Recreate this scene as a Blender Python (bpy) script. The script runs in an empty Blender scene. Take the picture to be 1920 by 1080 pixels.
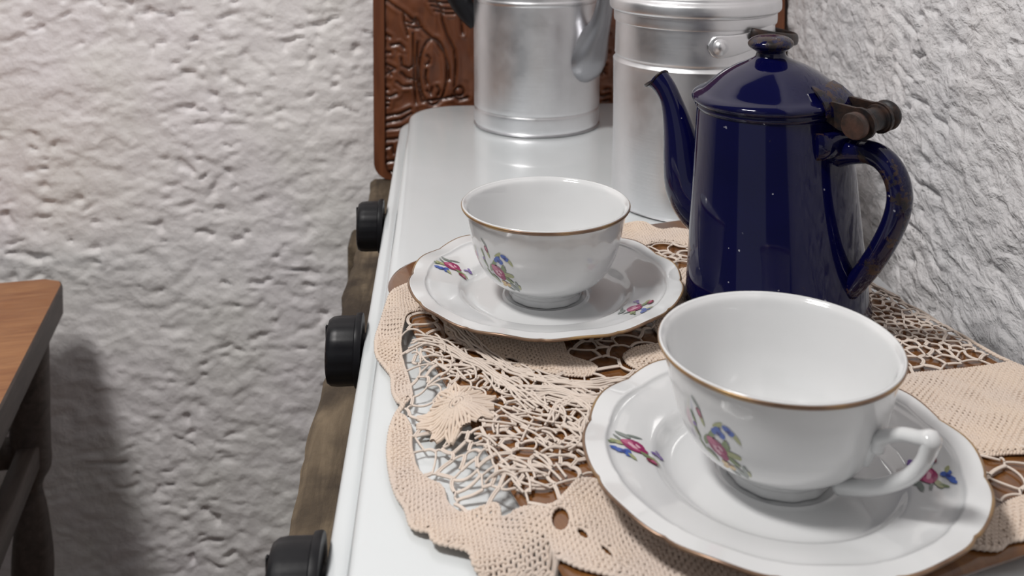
import bpy, math, random
import numpy as np
from mathutils import Vector, Matrix
from mathutils.geometry import delaunay_2d_cdt
random.seed(7); rng = np.random.default_rng(11)
C = bpy.context.scene.collection
PI = math.pi

# ------------------------------------------------------------------ camera, world, lights, exposure
F, AL, CY, CAMZ = 1858.0, 0.04, -162.0, 0.2473
cd = bpy.data.cameras.new('camera'); cam = bpy.data.objects.new('camera', cd); C.objects.link(cam)
cam.location = (0, 0, CAMZ); cam.rotation_euler = (PI/2-AL, 0, 0)
cd.sensor_width = 36; cd.lens = F/1920*36; cd.shift_y = -(540-CY)/1920
cd.clip_start = .01
cd.dof.use_dof = True; cd.dof.focus_distance = .54; cd.dof.aperture_fstop = 15
bpy.context.scene.camera = cam
W = bpy.data.worlds.new('world'); bpy.context.scene.world = W; W.use_nodes = True
W.node_tree.nodes['Background'].inputs[0].default_value = (.96, .97, 1, 1)
W.node_tree.nodes['Background'].inputs[1].default_value = .09
def area(name, loc, target, sx, sy, power, col):
    l = bpy.data.lights.new(name, 'AREA'); l.shape = 'RECTANGLE'; l.size = sx; l.size_y = sy; l.energy = power; l.color = col
    o = bpy.data.objects.new(name, l); C.objects.link(o); o.location = loc
    o.rotation_euler = (Vector(target)-Vector(loc)).to_track_quat('-Z', 'Y').to_euler(); return o
area('ceiling_lamp', (-.66, .12, 1.42), (.0, .7, 0), .38, .2, 20.8, (1, .975, .95))
area('left_front_fill', (-1.5, -1.1, .7), (0, .7, .0), 1.7, 1.5, 2.2, (.93, .96, 1))  # unseen soft fill added at the left front, mainly for the aluminium
vs = bpy.context.scene.view_settings
vs.view_transform = 'Standard'; vs.look = 'None'; vs.gamma = 1; vs.use_curve_mapping = False; vs.exposure = 0.0

# ------------------------------------------------------------------ helpers
def ray(px, py):
    u = (px-960)/F; v = (py-CY)/F
    return Vector((u, math.cos(AL)-v*math.sin(AL), -math.sin(AL)-v*math.cos(AL)))
CO = Vector((0, 0, CAMZ))
def at(px, py, z):                      # point of the horizontal plane z
    d = ray(px, py); return CO+d*((z-CAMZ)/d.z)
def on_plane(px, py, p, n):
    d = ray(px, py); n = Vector(n); return CO+d*((Vector(p)-CO).dot(n)/d.dot(n))
def rho_z(px, py, c, phi):              # (radius, height) in the upright plane through c with azimuth phi
    q = on_plane(px, py, c, (-math.sin(phi), math.cos(phi), 0))-Vector(c)
    return (q.x*math.cos(phi)+q.y*math.sin(phi), q.z)
def thing(name, label, cat, loc=(0, 0, 0), rz=0, group=None):
    o = bpy.data.objects.new(name, None); C.objects.link(o); o.empty_display_size = .02
    o.location = loc; o.rotation_euler = (0, 0, rz); o['label'] = label; o['category'] = cat
    if group: o['group'] = group
    return o
def mesh_obj(name, v, f, mat, parent=None, smooth=True, midx=None, kind=None, label=None):
    me = bpy.data.meshes.new(name)
    v = np.asarray(v, dtype=np.float32).reshape(-1, 3)
    if isinstance(f, np.ndarray):
        k = f.shape[1]; n = len(f)
        me.vertices.add(len(v)); me.vertices.foreach_set('co', v.ravel())
        me.loops.add(n*k); me.loops.foreach_set('vertex_index', f.astype(np.int32).ravel())
        me.polygons.add(n); me.polygons.foreach_set('loop_start', np.arange(0, n*k, k, dtype=np.int32))
        me.update(calc_edges=True)
    else:
        me.from_pydata(v.tolist(), [], f)
    for m in (mat if isinstance(mat, (list, tuple)) else [mat]): me.materials.append(m)
    if midx is not None: me.polygons.foreach_set('material_index', np.asarray(midx, dtype=np.int32))
    me.polygons.foreach_set('use_smooth', np.full(len(me.polygons), smooth)); me.update()
    o = bpy.data.objects.new(name, me); C.objects.link(o)
    if parent: o.parent = parent
    if kind: o['kind'] = kind
    if label: o['label'] = label
    return o
def lathe(prof, n=96, mod=None, close=False):
    """prof: (r,z) list -> verts, faces; mod(theta, i, r, z)->(r,z)"""
    v = []; f = []; m = len(prof)
    for j in range(n):
        t = 2*PI*j/n
        for i, (r, z) in enumerate(prof):
            if mod: r, z = mod(t, i, r, z)
            v.append((r*math.cos(t), r*math.sin(t), z))
    mm = m if close else m-1
    for j in range(n):
        a = j*m; b = ((j+1) % n)*m
        for i in range(mm):
            k = (i+1) % m
            f.append((a+i, b+i, b+k, a+k))
    return v, f
def smooth_prof(p, k=4):
    """Catmull-Rom through the profile; a repeated point keeps a sharp corner"""
    out = []; n = len(p)
    for i in range(n-1):
        a = p[max(i-1, 0)]; b = p[i]; c = p[i+1]; d = p[min(i+2, n-1)]
        if b == c: continue
        for s in range(k):
            t = s/k
            out.append(tuple(.5*((2*b[q])+(-a[q]+c[q])*t+(2*a[q]-5*b[q]+4*c[q]-d[q])*t*t+(-a[q]+3*b[q]-3*c[q]+d[q])*t**3) for q in range(len(b))))
    out.append(tuple(p[-1])); return out
def sweep(pts, rad, n=12, flat=1.0, side=None, cap=True):
    """tube through pts; flat = scale of the section across `side`"""
    P = [Vector(p) for p in pts]; m = len(P); v = []; f = []
    if not hasattr(rad, '__len__'): rad = [rad]*m
    prev = None
    for i in range(m):
        T = (P[min(i+1, m-1)]-P[max(i-1, 0)]).normalized()
        if side is not None: A = Vector(side)
        elif prev is None: A = Vector((0, 0, 1)) if abs(T.z) < .8 else Vector((1, 0, 0))
        else: A = prev
        A = (A-T*A.dot(T)).normalized(); B = T.cross(A); prev = A
        for j in range(n):
            t = 2*PI*j/n
            v.append(P[i]+A*(math.cos(t)*rad[i]*flat)+B*(math.sin(t)*rad[i]))
    for i in range(m-1):
        for j in range(n):
            k = (j+1) % n; f.append((i*n+j, i*n+k, (i+1)*n+k, (i+1)*n+j))
    if cap:
        f.append(tuple(range(n-1, -1, -1))); f.append(tuple((m-1)*n+j for j in range(n)))
    return v, f
def join(parts):
    v = []; f = []
    for a, b in parts:
        o = len(v); v += [tuple(p) for p in a]; f += [tuple(i+o for i in q) for q in b]
    return v, f
def rrect(x0, y0, x1, y1, rs, k=10):
    """rounded rectangle outline, radii at (x0y0, x1y0, x1y1, x0y1)"""
    out = []
    for (cx, cy, r, a0) in ((x0+rs[0], y0+rs[0], rs[0], PI), (x1-rs[1], y0+rs[1], rs[1], 1.5*PI), (x1-rs[2], y1-rs[2], rs[2], 0), (x0+rs[3], y1-rs[3], rs[3], .5*PI)):
        for i in range(k+1):
            a = a0+PI/2*i/k; out.append((cx+r*math.cos(a), cy+r*math.sin(a)))
    return out
def slab(outline, layers):
    """layers: (inset, z) from the bottom up; capped"""
    n = len(outline); v = []; f = []
    for ins, z in layers:
        for i in range(n):
            a = outline[i-1]; b = outline[i]; c = outline[(i+1) % n]
            tx = c[0]-a[0]; ty = c[1]-a[1]; L = math.hypot(tx, ty) or 1
            v.append((b[0]-ty/L*ins, b[1]+tx/L*ins, z))
    for k in range(len(layers)-1):
        for i in range(n):
            j = (i+1) % n; f.append((k*n+i, k*n+j, (k+1)*n+j, (k+1)*n+i))
    f.append(tuple(range(n-1, -1, -1))); f.append(tuple((len(layers)-1)*n+i for i in range(n)))
    return v, f
def box(x0, x1, y0, y1, z0, z1, b=.0015):
    return slab(rrect(x0, y0, x1, y1, (b,)*4, 2), [(b, z0), (0, z0+b), (0, z1-b), (b, z1)])
def edge_split(o, ang=35):
    m = o.modifiers.new('es', 'EDGE_SPLIT'); m.split_angle = math.radians(ang); return o
def xf(vf, M):
    return [M @ Vector(p) for p in vf[0]], vf[1]

# value noise in numpy
def vnoise(x, y, s, seed):
    g = np.random.default_rng(seed).random((256, 256))*2-1
    X = x/s; Y = y/s; xi = np.floor(X).astype(int); yi = np.floor(Y).astype(int); fx = X-xi; fy = Y-yi
    fx = fx*fx*fx*(fx*(fx*6-15)+10); fy = fy*fy*fy*(fy*(fy*6-15)+10)
    G = lambda a, b: g[a % 256, b % 256]
    return (G(xi, yi)*(1-fx)+G(xi+1, yi)*fx)*(1-fy)+(G(xi, yi+1)*(1-fx)+G(xi+1, yi+1)*fx)*fy

# ------------------------------------------------------------------ materials
class M:
    def __init__(s, name, col=(.8, .8, .8), rough=.5, metal=0, coat=0, spec=.5):
        s.m = bpy.data.materials.new(name); s.m.use_nodes = True; s.t = s.m.node_tree; s.b = s.t.nodes['Principled BSDF']
        s.b.inputs['Base Color'].default_value = (*col, 1); s.b.inputs['Roughness'].default_value = rough
        s.b.inputs['Metallic'].default_value = metal; s.b.inputs['Coat Weight'].default_value = coat
        s.b.inputs['Coat Roughness'].default_value = .04; s.b.inputs['Specular IOR Level'].default_value = spec
        s.co = s.t.nodes.new('ShaderNodeTexCoord').outputs['Object']; s.h = None
    def map(s, scale=(1, 1, 1), rot=(0, 0, 0)):
        n = s.t.nodes.new('ShaderNodeMapping'); n.inputs['Scale'].default_value = scale; n.inputs['Rotation'].default_value = rot
        s.t.links.new(s.co, n.inputs[0]); return n.outputs[0]
    def noise(s, scale, detail=4, rough=.55, vec=None, dist=0):
        n = s.t.nodes.new('ShaderNodeTexNoise'); n.inputs['Scale'].default_value = scale; n.inputs['Detail'].default_value = detail
        n.inputs['Roughness'].default_value = rough; n.inputs['Distortion'].default_value = dist
        s.t.links.new(vec or s.co, n.inputs['Vector']); return n.outputs['Fac']
    def vor(s, scale, vec=None):
        n = s.t.nodes.new('ShaderNodeTexVoronoi'); n.inputs['Scale'].default_value = scale
        s.t.links.new(vec or s.co, n.inputs['Vector']); return n.outputs['Distance']
    def ramp(s, fac, stops):
        n = s.t.nodes.new('ShaderNodeValToRGB'); e = n.color_ramp.elements
        for i, (p, c) in enumerate(stops):
            if i > 1: e.new(p)
            e[i].position = p; e[i].color = (*c, 1) if hasattr(c, '__len__') else (c, c, c, 1)
        s.t.links.new(fac, n.inputs[0]); return n.outputs[0]
    def mix(s, fac, a, b, mode='MIX'):
        n = s.t.nodes.new('ShaderNodeMix'); n.data_type = 'RGBA'; n.blend_type = mode
        for k, x in ((0, fac), (6, a), (7, b)):
            if isinstance(x, bpy.types.NodeSocket): s.t.links.new(x, n.inputs[k])
            elif k == 0: n.inputs[0].default_value = x
            else: n.inputs[k].default_value = (*x, 1)
        return n.outputs[2]
    def math(s, op, a, b=0.0):
        n = s.t.nodes.new('ShaderNodeMath'); n.operation = op
        for k, x in ((0, a), (1, b)):
            if isinstance(x, bpy.types.NodeSocket): s.t.links.new(x, n.inputs[k])
            else: n.inputs[k].default_value = x
        return n.outputs[0]
    def sep(s, k):
        n = s.t.nodes.new('ShaderNodeSeparateXYZ'); s.t.links.new(s.co, n.inputs[0]); return n.outputs[k]
    def attr(s, name):
        n = s.t.nodes.new('ShaderNodeAttribute'); n.attribute_name = name; return n.outputs['Fac']
    def col(s, x): s.t.links.new(x, s.b.inputs['Base Color']); return s
    def rgh(s, x): s.t.links.new(x, s.b.inputs['Roughness']); return s
    def bump(s, h, strength=.3, dist=.001):
        n = s.t.nodes.new('ShaderNodeBump'); n.inputs['Strength'].default_value = strength; n.inputs['Distance'].default_value = dist
        s.t.links.new(h, n.inputs['Height'])
        if s.h: s.t.links.new(s.h, n.inputs['Normal'])
        s.h = n.outputs[0]; s.t.links.new(s.h, s.b.inputs['Normal']); return s

def plaster(name, c0, c1, c2, grain=0):
    a = M(name, c0, .85, spec=.25)
    a.col(a.mix(a.ramp(a.noise(3.0, 3), [(.35, 0.0), (.65, 1.0)]), c0, a.mix(a.ramp(a.noise(7, 3), [(.4, 0.0), (.7, 1.0)]), c1, c2)))
    if grain:
        v = a.map((1, .6, 1)); a.bump(a.noise(75, 3, .5, v, .6), .9, .0055); a.bump(a.noise(170, 4, .6, v, .4), .8, .0022)
    a.bump(a.noise(260, 6, .6), .5, .0014); a.bump(a.noise(90, 5, .6), .5, .0025); return a.m
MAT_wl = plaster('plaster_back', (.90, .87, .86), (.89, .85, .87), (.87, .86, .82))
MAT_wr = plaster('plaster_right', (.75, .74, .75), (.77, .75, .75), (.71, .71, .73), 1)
a = M('stove_enamel', (.70, .73, .74), .16, coat=.5)
a.col(a.mix(a.ramp(a.noise(9, 3), [(.4, 0.0), (.7, 1.0)]), (.70, .73, .745), (.675, .71, .72)))
a.rgh(a.ramp(a.noise(20, 3), [(.3, .13), (.8, .26)])); a.bump(a.noise(14, 2), .05, .002); MAT_st = a.m
a = M('black_plastic', (.010, .010, .012), .42, spec=.22); a.bump(a.noise(300, 3), .08, .0005)
a.rgh(a.ramp(a.noise(60, 4), [(.3, .36), (.8, .6)])); MAT_bk = a.m
def wood(name, dark, mid, light, scale=(1, 8, 8), rough=.5, coat=0, bump=.3, sc=14):
    a = M(name, mid, rough, coat=coat); v = a.map(scale)
    n1 = a.noise(sc, 6, .6, v, 1.2); n2 = a.noise(sc*4, 5, .6, v, .4)
    c = a.mix(a.ramp(n1, [(.3, 0.0), (.7, 1.0)]), dark, light); c = a.mix(a.ramp(n2, [(.4, 0.0), (.62, .65)]), c, mid)
    a.col(c); a.bump(n2, bump, .0012); return a
MAT_old = wood('weathered_wood', (.035, .022, .012), (.10, .068, .038), (.26, .19, .115), (9, 1, 9), .8, 0, .8, 10)
MAT_old.col(MAT_old.mix(MAT_old.ramp(MAT_old.noise(14, 5, .65), [(.38, 1.0), (.62, 0.0)]), MAT_old.mix(MAT_old.ramp(MAT_old.noise(9, 5, .6, MAT_old.map((9, 1, 9)), 1), [(.35, 0.0), (.7, 1.0)]), (.085, .06, .036), (.24, .18, .115)), (.042, .028, .017)))
MAT_old.bump(MAT_old.noise(70, 6, .7), .7, .002); MAT_old = MAT_old.m
MAT_tray = wood('tray_wood', (.10, .036, .010), (.17, .065, .018), (.26, .11, .030), (8, 1, 8), .22, .6, .06, 9).m
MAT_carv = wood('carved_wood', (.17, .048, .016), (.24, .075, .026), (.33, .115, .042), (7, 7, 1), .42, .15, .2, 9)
MAT_carv.col(MAT_carv.mix(MAT_carv.attr('groove_shade'), MAT_carv.mix(MAT_carv.ramp(MAT_carv.noise(9, 5, .6, MAT_carv.map((7, 7, 1)), 1), [(.3, 0.0), (.7, 1.0)]), (.105, .031, .012), (.20, .066, .025)), (.025, .009, .005)))
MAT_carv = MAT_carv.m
MAT_ltop = wood('side_table_top', (.20, .065, .020), (.32, .125, .042), (.46, .22, .085), (1, 7, 7), .42, .1, .25, 9).m
MAT_lside = wood('side_table_dark', (.035, .025, .022), (.065, .048, .042), (.11, .085, .075), (7, 1, 7), .55, 0, .3, 10).m
a = M('aluminium', (.71, .71, .72), .3, 1)
v = a.map((1, 1, 26)); n = a.noise(22, 5, .6, v)
a.col(a.mix(a.ramp(a.noise(28, 5, .65), [(.35, 0.0), (.75, 1.0)]), (.82, .82, .835), (.755, .755, .765)))
a.rgh(a.ramp(a.noise(35, 5, .6), [(.3, .30), (.75, .50)])); a.bump(n, .12, .0006); a.bump(a.noise(55, 3), .16, .0012); MAT_al = a.m
a = M('aluminium_dull', (.36, .36, .38), .38, 1); a.bump(a.noise(90, 4), .2, .0008); MAT_al2 = a.m
MAT_rust = M('dark_rusty_metal', (.03, .02, .017), .5, .3)
MAT_rust.col(MAT_rust.mix(MAT_rust.ramp(MAT_rust.noise(120, 5, .7), [(.42, 0.0), (.66, 1.0)]), (.010, .009, .011), (.050, .024, .015))); MAT_rust.bump(MAT_rust.noise(260, 4), .5, .0008); MAT_rust = MAT_rust.m
a = M('hinge_bolt_brown', (.075, .035, .022), .5); a.bump(a.noise(300, 4), .5, .0006)
a.col(a.ramp(a.noise(160, 4), [(.35, (.025, .014, .010)), (.7, (.08, .036, .024))])); MAT_bolt = a.m
def enamel(name, worn):
    a = M(name, (.004, .005, .055), .09, coat=.25, spec=.3)
    blue = a.mix(a.ramp(a.noise(16, 3), [(.3, 0.0), (.8, 1.0)]), (.0015, .002, .026), (.003, .003, .042))
    speck = a.ramp(a.noise(330, 1, .3), [(.785, 0.0), (.80, 1.0)])
    c = a.mix(a.math('MULTIPLY', speck, a.ramp(a.noise(30, 2), [(.5, 0.0), (.6, .8)])), blue, (.45, .45, .50))
    w = a.ramp(a.noise(95, 6, .75), [(worn, 0.0), (worn+.04, 1.0)])
    c = a.mix(w, c, a.mix(a.ramp(a.noise(140, 4), [(.4, 0.0), (.6, 1.0)]), (.010, .008, .010), (.050, .026, .018)))
    a.col(c); a.rgh(a.math('MULTIPLY_ADD', w, .35)) if False else None
    r = a.math('ADD', a.math('MULTIPLY', w, .35), .08); a.rgh(r)
    a.bump(a.noise(40, 2), .05, .001); a.bump(w, .25, .0004); return a.m
MAT_blue = enamel('blue_enamel', .70); MAT_bluew = enamel('blue_enamel_worn', .55); MAT_bluex = enamel('blue_enamel_very_worn', .47)
a = M('pot_inside', (.015, .012, .012), .6); MAT_dark = a.m
a = M('porcelain', (.76, .77, .775), .1, coat=.6); a.b.inputs['Subsurface Weight'].default_value = .0
a.col(a.mix(a.ramp(a.noise(25, 2), [(.4, 0.0), (.7, 1.0)]), (.71, .715, .72), (.69, .70, .705)))
spk = a.ramp(a.noise(150, 1, .2), [(.80, 0.0), (.82, 1.0)]); MAT_por = a.m
a = M('gold_line', (.42, .24, .10), .3, .5); a.col(a.ramp(a.noise(45, 3), [(.35, (.20, .125, .085)), (.5, (.30, .19, .12)), (.65, (.42, .27, .12))])); MAT_gold = a.m
DEC = {k: M('print_'+k, c, .15, coat=.5).m for k, c in dict(magenta=(.30, .035, .12), rose=(.50, .13, .24), pink=(.70, .42, .50), blue=(.06, .12, .42), navy=(.03, .045, .22),
       green=(.20, .25, .13), olive=(.36, .38, .20), grey=(.22, .25, .23), yellow=(.62, .42, .16), violet=(.22, .14, .38), maroon=(.20, .05, .07)).items()}
a = M('cotton', (.78, .64, .50), .9, spec=.15)
a.col(a.mix(a.ramp(a.noise(22, 3), [(.35, 0.0), (.65, 1.0)]), (.67, .57, .50), (.72, .595, .49)))
a.b.inputs['Sheen Weight'].default_value = .15; MAT_cot = a.m
a = M('cotton_pale', (.72, .625, .55), .9, spec=.15); a.b.inputs['Sheen Weight'].default_value = .15; MAT_cot2 = a.m
a = M('floor_tiles', (.16, .10, .07), .6); a.col(a.ramp(a.noise(6, 4), [(.3, (.11, .07, .05)), (.7, (.20, .13, .09))])); MAT_fl = a.m

# ------------------------------------------------------------------ the setting
def plaster_wall(name, origin, ex, en, us, ws, mat, seed, amp):
    U, Wz = np.meshgrid(us, ws, indexing='ij')
    wx = vnoise(U, Wz, .02, seed+9)*.006; wy = vnoise(U, Wz, .02, seed+10)*.006
    u = U*(1 if seed < 50 else .6)+wx; w = Wz+wy
    lf, mf, hf, st = (.6, .75, 1.0, 1.9) if seed < 50 else (.45, .35, 1.15, 1.05)
    h = .0040*lf*vnoise(u, w*1.3, .085, seed)+.0016*mf*vnoise(u, w*st, .026, seed+1)
    r = vnoise(u, w*st, .0125, seed+2); h += .0011*hf*r
    h += .0010*hf*np.abs(vnoise(u, w*st, .008, seed+3))
    h += .00045*hf*vnoise(u, w*1.2, .0045, seed+4)
    rough = np.clip(vnoise(U, Wz, .09, seed+6)*1.6+.55, .15, 1.3)
    pit = np.clip(vnoise(u*.8, w*1.8, .011, seed+5)-.52, 0, 1)*rough; h -= .011*pit
    h = h*amp
    ex = Vector(ex); en = Vector(en); o = Vector(origin)
    V = np.stack([o.x+ex.x*U+en.x*h, o.y+ex.y*U+en.y*h, o.z+Wz], -1).reshape(-1, 3)
    nu, nw = len(us), len(ws); idx = np.arange(nu*nw).reshape(nu, nw)
    Fq = np.stack([idx[:-1, :-1], idx[1:, :-1], idx[1:, 1:], idx[:-1, 1:]], -1).reshape(-1, 4)
    o = mesh_obj(name, V, Fq, mat, kind='structure'); return o
us = np.concatenate([[-2.2, -1.8, -1.4, -1.1, -.9], np.arange(-.80, .33, .0028), [.34]])
ws = np.concatenate([[-.88, -.8, -.7], np.arange(-.62, .34, .0028), [.4, .6, 1.0, 1.6]])
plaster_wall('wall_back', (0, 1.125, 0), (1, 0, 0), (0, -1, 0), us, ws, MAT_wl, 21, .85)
us = np.concatenate([[-.9, -.6, -.3, 0], np.arange(.1, 1.13, .0022)]); ws = np.concatenate([[-.88, -.6, -.4], np.arange(-.25, .34, .0022), [.4, .6, 1.0, 1.6]])
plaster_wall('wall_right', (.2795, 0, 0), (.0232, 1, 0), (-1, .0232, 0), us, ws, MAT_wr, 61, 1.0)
v, f = box(-2.2, .4, -.9, 1.2, -.90, -.88, .002); mesh_obj('floor', v, f, MAT_fl, kind='structure', smooth=False)

# ------------------------------------------------------------------ wooden table under the stove
RZ = math.atan(.0696); SO = Vector((-.0698, .3534, 0))
T = thing('wooden_table', 'old weathered rough brown wooden table under the white stove', 'table', (SO.x, SO.y, -.88), RZ)
N = 90; v = []; f = []
ys = np.linspace(-.25, .735, N)
xe = -.0345+.0016*vnoise(ys, ys*0, .05, 3)+.0015*vnoise(ys, ys*0, .012, 5)
for i in range(N):
    x = xe[i]; zt = .79
    for (dx, z) in ((.003, .742), (0, .746), (-.001, .786), (.004, zt), (.03, zt), (.33, zt), (.335, .742)): v.append((x+dx if dx < .2 else dx, ys[i], z))
for i in range(N-1):
    for k in range(7): f.append((i*7+k, i*7+(k+1) % 7, (i+1)*7+(k+1) % 7, (i+1)*7+k))
f.append(tuple(range(7))); f.append(tuple((N-1)*7+k for k in range(6, -1, -1)))
edge_split(mesh_obj('tabletop', v, f, MAT_old, T), 40)
for x, y in ((-.03, -.21), (.28, -.21), (-.03, .69), (.28, .69)):
    v, f = box(x-.025, x+.025, y-.025, y+.025, 0, .742, .003); mesh_obj('leg', v, f, MAT_old, T)

# ------------------------------------------------------------------ carved wooden panel behind the stove
PY0 = 1.078; PX0, PX1, PZ0, PZ1 = -.152, .298, -.0895, .36
Pn = thing('carved_panel', 'reddish brown wooden board with carved relief, leaning behind the aluminium vessels', 'wood carving', (0, PY0+.02, PZ0))
us = np.arange(PX0, PX1+.0001, .0012); ws = np.arange(PZ0, PZ1+.0001, .0012)
def P2(cx, cy): q = on_plane(660+cx/3.6, cy/3.6, (0, PY0, 0), (0, 1, 0)); return (q.x, q.z)
S = [[(225, 0), (300, 55), (345, 85), (420, 150), (500, 230), (570, 290), (625, 370), (650, 450), (655, 540)],
     [(560, 0), (600, 70), (610, 150), (640, 240), (690, 340), (700, 450), (690, 590)],
     [(345, 85), (350, 150), (375, 240)], [(360, 150), (400, 165), (440, 140), (455, 170)], [(370, 180), (420, 195), (470, 190)],
     [(385, 120), (405, 145), (430, 130)], [(410, 230), (412, 360), (415, 520), (430, 700)], [(440, 290), (435, 420), (440, 560), (470, 690)],
     [(330, 400), (335, 450), (380, 470), (420, 445)], [(330, 500), (370, 535), (430, 545)], [(225, 440), (290, 470), (235, 500)], [(240, 470), (262, 510)],
     [(208, 230), (255, 255)], [(208, 355), (255, 360)], [(208, 605), (240, 610)], [(208, 640), (250, 660), (300, 640)], [(208, 685), (250, 690)], [(208, 720), (245, 718)],
     [(220, 790), (320, 775), (395, 740)], [(225, 835), (330, 815), (400, 770)], [(220, 880), (320, 870), (380, 850)], [(225, 950), (330, 940)], [(230, 1000), (270, 990), (280, 1040)], [(220, 1100), (300, 1090), (360, 1060)], [(220, 1170), (290, 1160), (340, 1120)],
     [(520, 12), (600, 25), (690, 22)], [(535, 40), (600, 62), (690, 68)], [(560, 75), (630, 95), (690, 95)], [(730, 60), (735, 130), (745, 230)],
     [(505, 380), (525, 400), (520, 430), (500, 440)], [(500, 480), (495, 530), (505, 570)], [(505, 620), (530, 640), (540, 600)], [(575, 590), (592, 620), (580, 650)],
     [(350, 330), (320, 300), (260, 310)], [(300, 560), (340, 590), (400, 585)], [(680, 650), (720, 680), (780, 665)], [(480, 690), (600, 675), (700, 655)]]
for (cx, cy, rx, ry) in ((545, 490, 95, 225), (722, 625, 30, 30)):
    S.append([(cx+rx*math.cos(t), cy+ry*math.sin(t)) for t in np.linspace(0, 2*PI, 25)])
S = [[P2(*p) for p in s] for s in S]
U, Wz = np.meshgrid(us, ws, indexing='ij'); D = np.full(U.shape, 1.0)
strokes = []
for dx, dz, mir in ((0, 0, 1), (.145, 0, -1), (.29, 0, 1), (0, .19, -1), (.145, .19, 1), (.29, .19, -1)):
    for s in S:
        strokes.append([((p[0] if mir == 1 else (2*(PX0+.062)-p[0]))+dx, p[1]+dz) for p in s])
for s in strokes:
    for (ax, ay), (bx, by) in zip(s[:-1], s[1:]):
        x0, x1 = min(ax, bx)-.006, max(ax, bx)+.006; y0, y1 = min(ay, by)-.006, max(ay, by)+.006
        i0, i1 = np.searchsorted(us, x0), np.searchsorted(us, x1); j0, j1 = np.searchsorted(ws, y0), np.searchsorted(ws, y1)
        if i1 <= i0 or j1 <= j0: continue
        uu = U[i0:i1, j0:j1]; ww = Wz[i0:i1, j0:j1]; L = (bx-ax)**2+(by-ay)**2+1e-12
        t = np.clip(((uu-ax)*(bx-ax)+(ww-ay)*(by-ay))/L, 0, 1)
        d = np.hypot(uu-ax-t*(bx-ax), ww-ay-t*(by-ay)); D[i0:i1, j0:j1] = np.minimum(D[i0:i1, j0:j1], d)
border = (U < PX0+.0125) | (U > PX1-.0125) | (Wz > PZ1-.0125)
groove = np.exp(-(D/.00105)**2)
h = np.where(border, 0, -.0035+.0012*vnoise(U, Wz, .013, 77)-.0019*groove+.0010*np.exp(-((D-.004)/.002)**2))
groove_shade = np.where(border, 0, np.clip(groove*.9+.12*vnoise(U, Wz, .01, 5), 0, 1))  # cavity shade of the carved grooves, put into the board's colour
groove_shade = np.maximum(groove_shade, np.exp(-((U-(PX0+.0133))/.001)**2)*.8)  # painted shade line along the inner edge of the left border
nu, nw = U.shape; idx = np.arange(nu*nw).reshape(nu, nw)
rc = .02                                  # rounded lower corners
Uo = U.copy(); below = Wz < PZ0+rc
ins = rc-np.sqrt(np.clip(rc**2-(rc-(Wz-PZ0))**2, 0, None)); ins = np.where(below, ins, 0)
Uo = PX0+ins+(U-PX0)*(PX1-PX0-2*ins)/(PX1-PX0)
V = np.stack([Uo, -.02-h, Wz-PZ0], -1).reshape(-1, 3)
Fq = np.stack([idx[:-1, :-1], idx[1:, :-1], idx[1:, 1:], idx[:-1, 1:]], -1).reshape(-1, 4)
rim = list(idx[:, 0])+list(idx[-1, 1:])+list(idx[::-1, -1][1:])+list(idx[0, ::-1][1:-1])
Vb = V[rim].copy(); Vb[:, 1] = 0; o0 = len(V); n = len(rim)
Fb = np.array([(rim[(i+1) % n], rim[i], o0+i, o0+(i+1) % n) for i in range(n)])
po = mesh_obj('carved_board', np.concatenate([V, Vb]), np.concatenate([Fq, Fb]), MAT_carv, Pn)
at_ = po.data.attributes.new('groove_shade', 'FLOAT', 'POINT'); at_.data.foreach_set('value', np.concatenate([groove_shade.reshape(-1), np.zeros(n)]).astype(np.float32))
edge_split(po, 60)

# ------------------------------------------------------------------ small side table at the left
LC = Vector((-.492, 1.078, 0)); la = math.atan2(-.971, .237)+PI/2      # local -y runs towards the camera along the right edge
L = thing('side_table', 'small table with worn orange-brown top and dark turned legs at lower left', 'table', (LC.x, LC.y, -.872), la)
o_ = [(-.50, -.62), (0, -.62), (0, -.022), (-.004, -.010), (-.022, 0), (-.50, 0)]
v, f = slab(o_, [(.001, .641), (0, .643), (0, .673), (.002, .675)]); edge_split(mesh_obj('tabletop', v, f, [MAT_ltop, MAT_lside], L, midx=[0 if (k == len(f)-1) else 1 for k in range(len(f))]), 30)
for (x0, x1, y0, y1) in ((-.46, -.04, -.055, -.035), (-.46, -.04, -.585, -.565), (-.055, -.035, -.57, -.05), (-.465, -.445, -.57, -.05)):
    v, f = box(x0, x1, y0, y1, .565, .641, .001); mesh_obj('apron', v, f, MAT_lside, L)
leg = smooth_prof([(.014, 0), (.017, .02), (.012, .05), (.019, .09), (.019, .16), (.011, .19), (.017, .23), (.011, .27), (.016, .32), (.021, .38), (.016, .44), (.011, .47), (.020, .49), (.020, .51), (.020, .51), (.020, .641)], 4)
v, f = lathe(leg, 24)
for x, y in ((-.030, -.045), (-.030, -.575), (-.455, -.045), (-.455, -.575)):
    mesh_obj('leg', [(p[0]+x, p[1]+y, p[2] if p[2] > .001 else -.008) for p in v], f, MAT_lside, L)
for (x0, x1, y0, y1) in ((-.040, -.018, -.57, -.05), (-.466, -.444, -.57, -.05), (-.45, -.04, -.056, -.034), (-.45, -.04, -.586, -.564)):
    v, f = box(x0, x1, y0, y1, .495, .522, .003); mesh_obj('stretcher', v, f, MAT_lside, L)

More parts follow.
